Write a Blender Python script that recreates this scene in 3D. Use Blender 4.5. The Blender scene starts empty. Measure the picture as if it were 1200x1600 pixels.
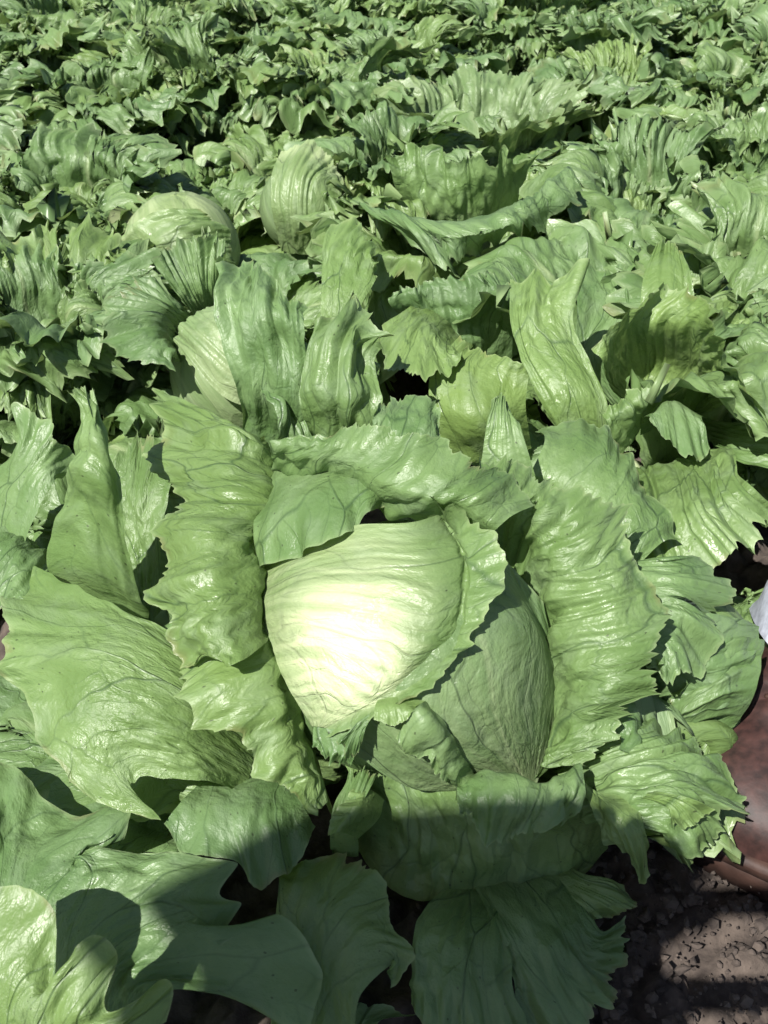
import bpy, math, random
import numpy as np
from mathutils import Vector

# ------------------------------------------------------------------ camera, sky, sun, exposure
S = bpy.context.scene
COL = S.collection
HC, TILT, F = 0.56, math.radians(36.0), 1570.0          # camera height, tilt below the horizon, focal length for 1200x1600
cd = bpy.data.cameras.new('camera'); cam = bpy.data.objects.new('camera', cd); COL.objects.link(cam)
cam.location = (0, 0, HC); cam.rotation_euler = (math.pi/2 - TILT, 0, 0)
cd.sensor_fit = 'VERTICAL'; cd.angle = 2*math.atan(800/F); cd.clip_start = 0.02; cd.clip_end = 3000
cd.dof.use_dof = True; cd.dof.focus_distance = 0.70; cd.dof.aperture_fstop = 16.0
S.camera = cam

SUN = np.array([-0.36, -0.50, 0.79]); SUN /= np.linalg.norm(SUN)
wd = bpy.data.worlds.new('World'); S.world = wd; wd.use_nodes = True
nt = wd.node_tree; nt.nodes.clear()
sky = nt.nodes.new('ShaderNodeTexSky'); sky.sky_type = 'NISHITA'; sky.sun_disc = False
sky.sun_elevation = math.asin(SUN[2]); sky.sun_rotation = math.atan2(SUN[0], SUN[1])
bg = nt.nodes.new('ShaderNodeBackground'); bg.inputs[1].default_value = 0.054
wo = nt.nodes.new('ShaderNodeOutputWorld')
nt.links.new(sky.outputs[0], bg.inputs[0]); nt.links.new(bg.outputs[0], wo.inputs[0])
sl = bpy.data.lights.new('sun', 'SUN'); sl.energy = 5.0; sl.angle = math.radians(0.53); sl.color = (1, 0.965, 0.91)
so = bpy.data.objects.new('sun', sl); COL.objects.link(so)
so.rotation_euler = Vector(SUN).to_track_quat('Z', 'Y').to_euler(); so.location = (-2, -2, 4)
S.view_settings.view_transform = 'Standard'; S.view_settings.look = 'None'
S.view_settings.exposure = 0.68; S.view_settings.gamma = 1.0; S.view_settings.use_curve_mapping = False
S.cycles.use_adaptive_sampling = True; S.cycles.adaptive_threshold = 0.03; S.cycles.max_bounces = 4; S.cycles.diffuse_bounces = 1; S.cycles.glossy_bounces = 1; S.cycles.transmission_bounces = 3

# ------------------------------------------------------------------ helpers
CT, ST = math.cos(TILT), math.sin(TILT)
def ray(px, py):
    x, y = (px-600)/F, (800-py)/F
    return np.array([x, CT + y*ST, -ST + y*CT])
def at(px, py, z):                                      # pixel of the photograph + height above ground (cm) -> point of the place
    d = ray(px, py); t = (z/100.0 - HC)/d[2]
    return np.array([0, 0, HC]) + d*t
def on_ball(px, py, c, r):                              # where that line of sight meets a ball (or passes it closest)
    d = ray(px, py); d = d/np.linalg.norm(d); o = np.array([0, 0, HC]) - c
    b = o @ d; q = b*b - (o @ o - r*r)
    t = -b - math.sqrt(q) if q > 0 else -b
    return np.array([0, 0, HC]) + d*t
_P = np.random.RandomState(7).permutation(512); _P = np.concatenate([_P, _P, _P])
_G = np.array([(math.cos(a), math.sin(a)) for a in np.linspace(0, 2*math.pi, 64, endpoint=False)])
def noise(x, y, seed=0):
    x = np.asarray(x, float) + seed*17.31; y = np.asarray(y, float) + seed*9.77
    x, y = np.broadcast_arrays(x, y)
    xi, yi = np.floor(x).astype(int), np.floor(y).astype(int); xf, yf = x-xi, y-yi
    def g(ix, iy, fx, fy):
        h = _G[_P[(_P[ix % 512] + iy) % 512] % 64]
        return h[..., 0]*fx + h[..., 1]*fy
    u, v = xf**3*(xf*(6*xf-15)+10), yf**3*(yf*(6*yf-15)+10)
    a = g(xi, yi, xf, yf)*(1-u) + g(xi+1, yi, xf-1, yf)*u
    b = g(xi, yi+1, xf, yf-1)*(1-u) + g(xi+1, yi+1, xf-1, yf-1)*u
    return (a*(1-v) + b*v)*1.5
def sstep(x, a, b):
    t = np.clip((x-a)/(b-a), 0, 1); return t*t*(3-2*t)
def hermite(P, knots, T):                               # P (K, ...,3), T (...) in 0..1 -> Catmull-Rom through the rows
    K = len(knots); knots = np.asarray(knots)
    M = np.zeros_like(P)
    for k in range(K):
        a, b = max(k-1, 0), min(k+1, K-1)
        M[k] = (P[b]-P[a])/(knots[b]-knots[a])
    i = np.clip(np.searchsorted(knots, T, side='right')-1, 0, K-2)
    h = (knots[i+1]-knots[i]); t = ((T-knots[i])/h)[..., None]; h = h[..., None]
    def pick(A):
        return np.take_along_axis(A, i[None, ..., None], 0)[0]
    p0, p1, m0, m1 = pick(P), pick(P[1:]), pick(M), pick(M[1:])
    t2, t3 = t*t, t*t*t
    return (2*t3-3*t2+1)*p0 + (t3-2*t2+t)*h*m0 + (-2*t3+3*t2)*p1 + (t3-t2)*h*m1
def chord(p):
    d = np.linalg.norm(np.diff(p, axis=0), axis=1); c = np.concatenate([[0], np.cumsum(np.maximum(d, 1e-6))])
    return c/c[-1]
def resample(p, n):
    p = np.asarray(p, float); k = chord(p)
    return hermite(p[:, None, :].repeat(n, 1), k, np.linspace(0, 1, n))

def mesh_from_grid(name, G, uv, pale, mat, drop=None, edge=None):
    nv, nu = G.shape[:2]
    idx = np.arange(nv*nu).reshape(nv, nu)
    f = np.stack([idx[:-1, :-1], idx[:-1, 1:], idx[1:, 1:], idx[1:, :-1]], -1).reshape(-1, 4)
    if drop is not None:
        f = f[~drop[:-1, :-1].reshape(-1)]
    me = bpy.data.meshes.new(name)
    me.vertices.add(nv*nu); me.vertices.foreach_set('co', G.reshape(-1).astype(np.float32))
    me.loops.add(f.size); me.loops.foreach_set('vertex_index', f.reshape(-1).astype(np.int32))
    me.polygons.add(len(f)); me.polygons.foreach_set('loop_start', (np.arange(len(f))*4).astype(np.int32))
    me.polygons.foreach_set('loop_total', np.full(len(f), 4, np.int32))
    me.polygons.foreach_set('use_smooth', np.ones(len(f), bool))
    me.update(calc_edges=True)
    ul = me.uv_layers.new(name='UVMap'); ul.data.foreach_set('uv', uv.reshape(-1, 2)[f.reshape(-1)].reshape(-1).astype(np.float32))
    at_ = me.attributes.new('pale', 'FLOAT', 'POINT'); at_.data.foreach_set('value', pale.reshape(-1).astype(np.float32))
    if edge is not None:
        ae = me.attributes.new('edge', 'FLOAT', 'POINT'); ae.data.foreach_set('value', edge.reshape(-1).astype(np.float32))
    me.materials.append(mat); me.validate()
    return me

def leaf_grid(rows, nu=90, nv=80, seed=0, tooth=0.05, toothf=14, side=0.0, ruffle=0.004, rufflef=6, rpow=3.0,
              ridge=0.0, ridgen=14, blister=0.0028, bscale=42, lump=0.004, lscale=9, curl=0.0, roll=0.006, rend=1.0, face=None, fine=1.0):
    """A leaf blade: rows of points from base to margin; toothed and ruffled margin, ribs that fan out, blistered skin."""
    R = np.stack([resample(r, 240) for r in rows])
    d = np.mean(np.linalg.norm(np.diff(R, axis=0), axis=2), axis=1)
    kn = np.concatenate([[0], np.cumsum(np.maximum(d, 1e-4))]); L = kn[-1]; kn = kn/L
    W = np.mean(np.linalg.norm(np.diff(R[len(R)//2:], axis=1), axis=2).sum(1))
    u = np.linspace(0, 1, nu)[None, :].repeat(nv, 0); v = np.linspace(0, 1, nv)[:, None].repeat(nu, 1)
    # margin: broad lobes, pointed teeth on them, smooth stretches between
    rg = lambda f, k: np.clip(2.2*np.abs(noise(u*f, 0.37, k)), 0, 1)
    uw = u; e1 = sstep(noise(u*4.1, 5.2, seed+9), -0.25, 0.35)
    dep = 0.55*rg(toothf*0.30, seed+1) + (0.4+0.6*fine)*(0.12+0.36*e1)*rg(toothf*0.85, seed+2) + fine*(0.08+0.26*e1)*rg(toothf*2.5, seed+3)
    v2 = v*(1+0.5*tooth) - 1.25*tooth*dep*sstep(v, 0.40, 1.0)
    sd = side*np.clip(1-(1-2.2*np.abs(noise(v*toothf*0.5, 3.3, seed+4))), 0, 1.2)
    u2 = 0.5 + (u-0.5)*(1 - 2*sd*sstep(np.abs(u-0.5), 0.3, 0.5))
    fu = np.clip(u2, 0, 1)*239; i0 = np.clip(fu.astype(int), 0, 238); w = (fu-i0)[..., None]
    Pk = R[:, i0, :]*(1-w) + R[:, i0+1, :]*w
    G = hermite(Pk, kn, np.clip(v2, 0, 1.12))
    def normals(G):
        a = np.gradient(G, axis=1); b = np.gradient(G, axis=0)
        n = np.cross(a, b); return n/np.maximum(np.linalg.norm(n, axis=2, keepdims=True), 1e-9)
    N = normals(G)
    vd = np.array([0, 0, HC]) - G if face is None else np.broadcast_to(np.asarray(face, float), G.shape)
    if np.mean(np.sum(N*vd, 2)) < 0: N = -N
    s, t = u*W, v*L
    lc = np.linalg.norm(np.diff(R, axis=0), axis=2).sum(0)[np.clip((u[0]*239).astype(int), 0, 239)]/L
    wl = np.linalg.norm(np.diff(G, axis=1), axis=2).sum(1)/W
    calm = np.clip(lc[None, :]*1.1, .08, 1)*np.clip(wl[:, None]*1.25, .1, 1)      # folds die out where the blade gets narrow
    D = lump*(noise(s*lscale, t*lscale, seed+20) + 0.4*noise(s*lscale*2.3, t*lscale*2.1, seed+21))*sstep(v, 0.0, 0.3)
    if ridge:
        uu = u + 0.07*noise(u*4, v*1.5, seed+33)
        ph = uu*ridgen + 0.5*noise(s*9, t*12, seed+31)
        n1 = noise(ph, t*3.5, seed+30); n2 = noise(ph*2.1, t*6, seed+32)
        am = 0.15 + 1.0*sstep(noise(s*8, t*5, seed+34), -0.35, 0.45)
        D = D + ridge*am*(n1 - 0.55*np.abs(n1) + 0.35*n2)*sstep(v, 0.0, 0.25)*(1 - (1-rend)*sstep(v, 0.7, 1.0))
    ed = np.clip(v, 0, 1)**rpow
    if side: ed = np.maximum(ed, 0.7*(np.abs(u-0.5)*2)**6)
    rf = noise(u*rufflef, v*1.2, seed+40) + 0.5*noise(u*rufflef*2.4, v*2, seed+41)
    lobe = 1 - 0.9*sstep(np.abs(noise(u*toothf*0.30, 0.37, seed+1)), .0, .5)                     # tips of the lobes turn down, notches stay up
    D = (D + ruffle*1.7*rf*ed - (curl + roll*lobe)*sstep(v, 0.62, 1.0)**2)*calm
    b1 = noise(s*bscale, t*bscale*0.7, seed+50); b2 = noise(s*bscale*2.3, t*bscale*1.7, seed+51)
    D = D + blister*(np.abs(b1)*1.5 + 0.6*b2)*(0.25 + 1.2*sstep(noise(s*9, t*9, seed+52), -.2, .5))
    G = G + N*D[..., None]
    uv = np.stack([(u-0.5)*W/0.2 + seed*3.7, t/0.2], -1)
    return G, uv, v

# ------------------------------------------------------------------ materials
def new_mat(name):
    m = bpy.data.materials.new(name); m.use_nodes = True; m.node_tree.nodes.clear()
    return m, m.node_tree.nodes, m.node_tree.links
def leaf_material(name, dark, light, pale_col, yellow):
    m, N, K = new_mat(name)
    def nd(t, **kw):
        n = N.new('ShaderNode'+t)
        for k, val in kw.items():
            if k.startswith('i_'): n.inputs[k[2:].replace('_', ' ')].default_value = val
            else: setattr(n, k, val)
        return n
    def math_(op, a, b=None, clamp=False):
        n = nd('Math', operation=op); n.use_clamp = clamp
        for i, x in enumerate((a, b)):
            if x is None: continue
            if isinstance(x, (int, float)): n.inputs[i].default_value = x
            else: K.new(x, n.inputs[i])
        return n.outputs[0]
    def mix(fac, a, b, bt='MIX'):
        n = nd('Mix', data_type='RGBA', blend_type=bt)
        if isinstance(fac, (int, float)): n.inputs[0].default_value = fac
        else: K.new(fac, n.inputs[0])
        for i, x in ((6, a), (7, b)):
            if isinstance(x, tuple): n.inputs[i].default_value = (*x, 1)
            else: K.new(x, n.inputs[i])
        return n.outputs[2]
    def ramp(x, a, b):
        n = nd('MapRange'); n.interpolation_type = 'SMOOTHSTEP'; K.new(x, n.inputs[0])
        n.inputs[1].default_value = a; n.inputs[2].default_value = b
        return n.outputs[0]
    uv = nd('UVMap', uv_map='UVMap').outputs[0]
    pale = nd('Attribute', attribute_name='pale').outputs['Fac']
    def noi(vec, sc, det=3, rough=0.55):
        n = nd('TexNoise', noise_dimensions='2D'); n.inputs['Scale'].default_value = sc
        n.inputs['Detail'].default_value = det; n.inputs['Roughness'].default_value = rough; K.new(vec, n.inputs['Vector']); return n
    # warped coordinates for the vein net
    wn = noi(uv, 3.5, 2)
    sub = nd('VectorMath', operation='SUBTRACT'); K.new(wn.outputs['Color'], sub.inputs[0]); sub.inputs[1].default_value = (.5, .5, .5)
    scl = nd('VectorMath', operation='SCALE'); K.new(sub.outputs[0], scl.inputs[0]); scl.inputs['Scale'].default_value = 0.13
    add = nd('VectorMath', operation='ADD'); K.new(uv, add.inputs[0]); K.new(scl.outputs[0], add.inputs[1])
    def veins(sx, sy, w):
        mp = nd('Mapping'); K.new(add.outputs[0], mp.inputs[0]); mp.inputs['Scale'].default_value = (sx, sy, 1)
        vo = nd('TexVoronoi', feature='DISTANCE_TO_EDGE', voronoi_dimensions='2D'); K.new(mp.outputs[0], vo.inputs['Vector'])
        vo.inputs['Scale'].default_value = 1.0
        n = nd('MapRange'); K.new(vo.outputs['Distance'], n.inputs[0]); n.inputs[1].default_value = 0.0; n.inputs[2].default_value = w
        n.inputs[3].default_value = 1.0; n.inputs[4].default_value = 0.0
        return n.outputs[0], vo.outputs['Distance']
    v1, d1 = veins(4.4, 1.7, 0.022)
    v2, d2 = veins(12.0, 6.0, 0.045)
    patch = ramp(noi(uv, 2.3, 1).outputs['Fac'], 0.40, 0.62)
    vein = math_('MAXIMUM', math_('MULTIPLY', v1, math_('ADD', math_('MULTIPLY', patch, .60), .40)), math_('MULTIPLY', v2, math_('MULTIPLY', patch, 0.40)))
    big = ramp(wn.outputs['Fac'], 0.3, 0.72)
    col = mix(big, dark, light)
    oi = nd('ObjectInfo').outputs['Random']
    col = mix(math_('MULTIPLY', math_('POWER', oi, 1.6), 0.55), col, yellow)
    fr = math_('FRACT', math_('MULTIPLY', oi, 7.31))
    col = mix(math_('MULTIPLY', math_('POWER', fr, 2.0), 0.22), col, (0.070, 0.140, 0.060))
    # waxy grey-blue bloom in patches
    wax_n = noi(uv, 6.5, 3, .65); wax = ramp(wax_n.outputs['Fac'], 0.45, 0.75)
    col = mix(math_('MULTIPLY', wax, 0.22), col, (0.28, 0.37, 0.24))
    fine = noi(uv, 60, 2, .7)
    col = mix(math_('MULTIPLY', ramp(fine.outputs['Fac'], .35, .7), 0.14), col, dark)
    col = mix(math_('MULTIPLY', vein, 0.68), col, (0.040, 0.085, 0.035))
    # pale inner leaf, painted hot spot and bright margins: streaks run out from the base
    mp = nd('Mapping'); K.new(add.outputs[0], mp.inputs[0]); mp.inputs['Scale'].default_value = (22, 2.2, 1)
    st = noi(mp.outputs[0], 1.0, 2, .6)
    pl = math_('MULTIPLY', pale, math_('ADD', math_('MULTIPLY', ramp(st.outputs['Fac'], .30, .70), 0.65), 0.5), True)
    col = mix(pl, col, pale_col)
    # specks of dirt
    edge = nd('Attribute', attribute_name='edge').outputs['Fac']
    brn = math_('MULTIPLY', edge, ramp(noi(uv, 5.0, 3, .6).outputs['Fac'], .58, .66))
    col = mix(math_('MULTIPLY', brn, 0.30), col, (0.20, 0.115, 0.045))
    sp = nd('TexVoronoi', feature='F1', voronoi_dimensions='2D'); K.new(uv, sp.inputs['Vector']); sp.inputs['Scale'].default_value = 34
    sc_ = nd('SeparateColor'); K.new(sp.outputs['Color'], sc_.inputs[0])
    spk = math_('MULTIPLY', math_('LESS_THAN', sp.outputs['Distance'], 0.10), math_('LESS_THAN', math_('ADD', sc_.outputs[0], pale), 0.06))
    col = mix(math_('MULTIPLY', spk, 0.7), col, (0.03, 0.03, 0.018))
    # relief
    h = math_('MULTIPLY', noi(add.outputs[0], 17, 2, .55).outputs['Fac'], 1.5)
    h = math_('ADD', h, math_('MULTIPLY', fine.outputs['Fac'], 0.30))
    h = math_('ADD', h, math_('MULTIPLY', noi(uv, 150, 1, .5).outputs['Fac'], 0.16))
    h = math_('ADD', h, math_('MULTIPLY', vein, -0.45))
    bp = nd('Bump'); bp.inputs['Strength'].default_value = 0.75; bp.inputs['Distance'].default_value = 0.0016; K.new(h, bp.inputs['Height'])
    pb = nd('BsdfPrincipled'); K.new(col, pb.inputs['Base Color']); K.new(bp.outputs[0], pb.inputs['Normal'])
    rr = nd('MapRange'); K.new(wax_n.outputs['Fac'], rr.inputs[0]); rr.inputs[1].default_value = .3; rr.inputs[2].default_value = .7
    rr.inputs[3].default_value = 0.33; rr.inputs[4].default_value = 0.58
    K.new(rr.outputs[0], pb.inputs['Roughness']); pb.inputs['Specular IOR Level'].default_value = 0.65
    tr = nd('BsdfTranslucent'); K.new(mix(0.55, col, yellow), tr.inputs[0]); K.new(bp.outputs[0], tr.inputs['Normal'])
    ms = nd('MixShader'); ms.inputs[0].default_value = 0.30; K.new(pb.outputs[0], ms.inputs[1]); K.new(tr.outputs[0], ms.inputs[2])
    out = nd('OutputMaterial'); K.new(ms.outputs[0], out.inputs[0])
    return m
LEAF = leaf_material('lettuce_leaf', (0.128, 0.228, 0.076), (0.210, 0.328, 0.132), (0.80, 0.88, 0.52), (0.25, 0.36, 0.085))

def soil_material():
    m, N, K = new_mat('soil')
    tc = N.new('ShaderNodeTexCoord'); n1 = N.new('ShaderNodeTexNoise'); n1.inputs['Scale'].default_value = 60; n1.inputs['Detail'].default_value = 8
    n2 = N.new('ShaderNodeTexNoise'); n2.inputs['Scale'].default_value = 9; n2.inputs['Detail'].default_value = 5
    for n in (n1, n2): K.new(tc.outputs['Object'], n.inputs['Vector'])
    cr = N.new('ShaderNodeValToRGB'); cr.color_ramp.elements[0].position = .3; cr.color_ramp.elements[0].color = (.026, .019, .016, 1)
    cr.color_ramp.elements[1].position = .72; cr.color_ramp.elements[1].color = (.125, .098, .080, 1); K.new(n1.outputs[0], cr.inputs[0])
    mx = N.new('ShaderNodeMix'); mx.data_type = 'RGBA'; mx.blend_type = 'MULTIPLY'; mx.inputs[0].default_value = .6
    K.new(cr.outputs[0], mx.inputs[6]); K.new(n2.outputs['Color'], mx.inputs[7])
    bp = N.new('ShaderNodeBump'); bp.inputs['Strength'].default_value = .9; bp.inputs['Distance'].default_value = .006; K.new(n1.outputs[0], bp.inputs['Height'])
    pb = N.new('ShaderNodeBsdfPrincipled'); pb.inputs['Roughness'].default_value = .95; K.new(cr.outputs[0], pb.inputs['Base Color']); K.new(bp.outputs[0], pb.inputs['Normal'])
    o = N.new('ShaderNodeOutputMaterial'); K.new(pb.outputs[0], o.inputs[0])
    return m
SOIL = soil_material()

# ------------------------------------------------------------------ objects
def thing(name, label, cat, loc=(0, 0, 0), group=None, rz=0):
    o = bpy.data.objects.new(name, None); COL.objects.link(o); o.location = loc; o.rotation_euler = (0, 0, rz)
    o.empty_display_size = 0.05; o['label'] = label; o['category'] = cat
    if group: o['group'] = group
    return o
def part(name, me, parent, loc=None):
    o = bpy.data.objects.new(name, me); COL.objects.link(o); o.parent = parent
    if parent is not None and loc is None: o.location = -parent.location     # mesh given in world coordinates
    elif loc is not None: o.location = loc
    return o

# ground: one sheet to the horizon, fine near the camera
def ground():
    def axis(lo, hi, f0, f1, step):
        mid = np.arange(f0, f1+1e-6, step)
        k = np.geomspace(0.05, 1, 26)
        return np.concatenate([f0-(f0-lo)*k[::-1]**2, mid, f1+(hi-f1)*k**2])
    xs = axis(-1500, 1500, -0.6, 0.75, 0.006); ys = axis(-1500, 1500, -0.1, 0.75, 0.006)
    X, Y = np.meshgrid(xs, ys)
    near = np.exp(-np.maximum(np.hypot(X, Y-0.3)-1.0, 0)*2)
    c = np.abs(noise(X*28, Y*28, 3)); c2 = np.abs(noise(X*70, Y*70, 4)) + .6*noise(X*120, Y*120, 8); c3 = noise(X*7, Y*7, 5)
    Z = (0.022*c + 0.009*c2 + 0.014*c3 - 0.018)*near - 0.004
    G = np.stack([X, Y, Z], -1)
    me = mesh_from_grid('ground', G, np.stack([X, Y], -1), np.zeros_like(X), SOIL)
    o = bpy.data.objects.new('ground', me); COL.objects.link(o); o['kind'] = 'structure'
ground()

GRP = 'iceberg lettuces growing in the field'
def row3(r, ball=None):
    out = []
    for p in r:
        if ball is not None and len(p) < 4: out.append(on_ball(p[0], p[1], ball[0], ball[1] + p[2]/100.0))
        else: out.append(at(*p[:3]))
    return np.array(out)
SEED = [100]
def leaf(plant, rows, name='leaf', ball=None, pale=None, under=None, **kw):
    """rows of (pixel x, pixel y, height in cm), base first. under=(dx,dy,dz) cm adds a hidden root row below the first."""
    SEED[0] += 1
    R = [row3(r, ball) if not isinstance(r, np.ndarray) else r for r in rows]
    if under is not None:
        R = [R[0] + np.array(under)/100.0] + R
    kw.setdefault('seed', SEED[0])
    G, uv, v = leaf_grid(R, **kw)
    pa = np.zeros(v.shape) if pale is None else pale(v, G)
    pa = np.maximum(pa, .15*sstep(v, .978, 1.0))  # pale leaf rim; light caught by the thin edge is painted in
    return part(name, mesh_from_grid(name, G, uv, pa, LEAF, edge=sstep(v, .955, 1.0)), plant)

# ---- the pale head in front and its wrapper leaves
C0 = np.array([0.014, 0.462, 0.118]); RH = 0.0925
main = thing('lettuce', 'pale open-hearted iceberg lettuce in the foreground with a white sun highlight painted on its pale cap', 'lettuce', (C0[0], C0[1], 0), GRP)
def ball_mesh(c, r, seed, nu=80, nv=60):
    th = np.linspace(0, 2*math.pi, nu)[None, :].repeat(nv, 0); ph = np.linspace(0.02, math.pi-0.02, nv)[:, None].repeat(nu, 1)
    rr = r*(1 + 0.02*noise(np.cos(th)*2+ph, np.sin(th)*2, seed))
    G = np.stack([c[0]+rr*np.sin(ph)*np.cos(th), c[1]+rr*np.sin(ph)*np.sin(th), c[2]+rr*np.cos(ph)*0.97], -1)
    return G, np.stack([(G[..., 0]-c[0]+.7*(G[..., 2]-c[2]))*5+seed, (G[..., 1]-c[1]-.6*(G[..., 2]-c[2]))*5], -1)
G, uv = ball_mesh(C0, RH-0.010, 2)
part('heart', mesh_from_grid('heart', G, uv, np.full(G.shape[:2], 0.0), LEAF), main)
B = (C0, RH)
# cap leaf with its turned-up rim
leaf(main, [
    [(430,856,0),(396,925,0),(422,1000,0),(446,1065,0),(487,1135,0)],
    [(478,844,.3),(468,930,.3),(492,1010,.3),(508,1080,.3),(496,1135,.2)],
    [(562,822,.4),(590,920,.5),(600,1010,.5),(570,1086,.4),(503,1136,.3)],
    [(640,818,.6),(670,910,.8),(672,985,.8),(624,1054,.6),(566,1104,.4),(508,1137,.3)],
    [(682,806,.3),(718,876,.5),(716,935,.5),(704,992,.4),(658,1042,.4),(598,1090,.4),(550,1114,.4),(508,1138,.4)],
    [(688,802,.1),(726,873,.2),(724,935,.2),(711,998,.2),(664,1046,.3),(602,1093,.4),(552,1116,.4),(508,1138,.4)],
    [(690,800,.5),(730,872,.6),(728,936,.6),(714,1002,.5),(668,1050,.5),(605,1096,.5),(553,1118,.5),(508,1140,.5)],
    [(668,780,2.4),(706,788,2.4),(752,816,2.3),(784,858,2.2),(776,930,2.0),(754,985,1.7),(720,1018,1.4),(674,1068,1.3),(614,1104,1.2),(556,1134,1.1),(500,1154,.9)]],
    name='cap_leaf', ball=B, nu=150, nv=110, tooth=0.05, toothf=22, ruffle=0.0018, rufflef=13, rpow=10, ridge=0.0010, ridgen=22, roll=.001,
    blister=0.0005, lump=0.002, pale=lambda v, G: (1-sstep(v - .17*sstep(np.linspace(0, 1, v.shape[1])[None, :], .5, .75), .58, .82))*np.clip(0.22 + 1.05*np.exp(-(np.linalg.norm(G-on_ball(535, 1015, C0, RH), axis=2)/.035)**2), 0, 1))  # pale inner leaf, with the sun's white hot spot painted into it
# second layer of the head, lower right
leaf(main, [
    [(812,1222,0),(826,1234,0),(840,1222,0)],
    [(650,1232,.1),(690,1165,.3),(780,1110,.3),(842,1110,.2),(862,1142,0)],
    [(545,1170,.1),(610,1080,.3),(730,1000,.4),(826,968,.3),(874,1062,.1)],
    [(480,1120,0),(560,1000,.1),(680,920,.2),(775,868,.2),(848,940,0)]],
    name='wrapped_leaf', ball=B, nu=120, nv=100, tooth=0.0, ruffle=0, ridge=0.0009, ridgen=18, lump=0.0018, blister=0.0006,
    pale=lambda v, G: np.maximum(0.20*(1-v), np.exp(-(np.linspace(-1, 1, v.shape[1])[None, :]/(.05*(1.1-v)))**2)*(1-v)*.55))
# folded leaf over the top left of the head
leaf(main, [
    [(398,745,16,'z'),(450,695,18,'z'),(540,690,19.5,'z'),(630,700,20,'z'),(700,740,19.5,'z')],
    [(396,815,18.2,'z'),(450,780,20.4,'z'),(520,755,21.5,'z'),(590,748,21.8,'z'),(665,762,21,'z')],
    [(396,892,16.5,'z'),(455,866,19.2,'z'),(525,840,.9),(566,806,.9),(604,790,21.0,'z'),(648,778,20.8,'z')]],
    name='cover_leaf', ball=B, nu=110, nv=70, tooth=0.0, ruffle=0.002, rufflef=5, ridge=0.0025, ridgen=7, lump=0.003)
# left wrapper: rises beside the head, rolls outward
leaf(main, [
    [(420,690,15),(436,745,15),(428,800,14.5),(404,850,14),(412,900,14),(412,950,13.5),(430,1000,13.5)],
    [(400,680,18),(428,742,18),(415,805,17.5),(390,850,17.5),(398,900,17),(402,955,16.5),(415,1005,16)],
    [(350,650,19),(360,735,19),(340,800,18.5),(320,860,18.5),(325,930,18),(345,990,17.5),(370,1040,16.8)],
    [(262,612,17.5),(246,690,17.5),(258,765,17),(246,845,17),(230,895,16.5),(256,965,16),(290,1030,16),(335,1036,16.2)]],
    nu=190, nv=90, tooth=0.16, toothf=13, fine=.4, ruffle=0.0050, rufflef=9, rpow=2.4, ridge=0.0010, ridgen=18, lump=0.0075, lscale=12, roll=.005, under=(1.5, -1.0, -9),
    rend=1.2)
leaf(main, [
    [(432,970,12.5),(452,1050,12),(488,1170,9.6),(508,1256,8)],
    [(412,985,15),(426,1060,14.6),(462,1150,12.2),(504,1262,8.8)],
    [(345,1005,15.4),(352,1080,14.8),(405,1165,12.6),(496,1266,9)],
    [(300,1030,14.8),(296,1092,14.4),(340,1150,13),(366,1170,12.4),(412,1216,11),(500,1272,9)]],
    nu=130, nv=90, tooth=0.12, toothf=11, fine=.4, ruffle=0.0018, rufflef=5, rpow=2.4, ridge=0.0004, ridgen=14, lump=0.0045, lscale=11, roll=.003, under=(1.2, -.6, -6))
# brim above the head
leaf(main, [
    [(428,703,20.8),(482,716,21.8),(545,724,22.6),(600,757,23),(660,777,23),(722,795,22.3),(772,832,21)],
    [(436,698,21.6),(496,700,22.8),(555,700,23.6),(626,715,24.2),(690,742,24),(746,770,23.1),(800,806,21.6)],
    [(430,690,21.8),(505,677,23.4),(550,656,24.5),(612,662,25.2),(690,680,25),(755,712,23.8),(806,746,22.3),(836,790,21)]],
    nu=150, nv=60, tooth=0.12, toothf=20, ruffle=0.0035, rufflef=10, rpow=1.6, ridge=0.002, ridgen=14, lump=0.004, roll=.002, under=(-.5, 2.0, -3))
leaf(main, [
    [(570,760,17),(630,770,18),(700,780,18)],
    [(578,690,20.5),(630,690,21.5),(690,700,21)],
    [(584,640,22),(618,604,22.5),(655,610,22.6),(684,622,22.4),(692,680,21)]],
    nu=70, nv=60, tooth=0.10, toothf=9, side=.03, ruffle=0.003, rufflef=4, lump=0.004, ridge=0.002, ridgen=6)
# right wrapper with fanning ribs
leaf(main, [
    [(712,792,19.6),(765,806,18.7),(812,855,17.4),(838,905,16.2),(858,960,15),(856,1010,13.8),(872,1060,12.5),(870,1120,10.6),(846,1205,8.6)],
    [(728,768,21.4),(785,785,20.4),(838,838,19.2),(868,895,17.7),(890,955,16.4),(893,1012,15.2),(903,1062,13.8),(893,1125,11.7),(862,1200,9.2)],
    [(742,742,22.6),(805,765,21.6),(872,800,20.6),(918,858,19.2),(950,925,17.6),(962,1000,16.2),(956,1065,14.8),(930,1125,12.5),(888,1196,9.7)],
    [(752,704,23.2),(822,722,22.2),(900,746,21.4),(978,798,20),(998,880,18.2),(1034,958,16.6),(1042,1036,15.1),(1002,1116,12.8),(924,1196,10)]],
    nu=200, nv=90, tooth=0.15, toothf=19, ruffle=0.0034, rufflef=10, rpow=2.2, ridge=0.0030, ridgen=34, lump=0.005, roll=.001, under=(-1.0, -.5, -5), rend=.8)
# lobe that stands up right of the brim
leaf(main, [
    [(742,770,17),(790,780,17.5),(850,790,17)],
    [(752,720,20),(790,715,20.5),(830,725,20)],
    [(762,655,22.4),(788,645,22.8),(812,660,22.4)],
    [(772,620,23.4),(788,610,23.6),(803,624,23.2)]],
    nu=50, nv=60, tooth=0.05, toothf=4, ruffle=0.003, ridge=0.001, ridgen=6, lump=0.005, lscale=20)
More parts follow.
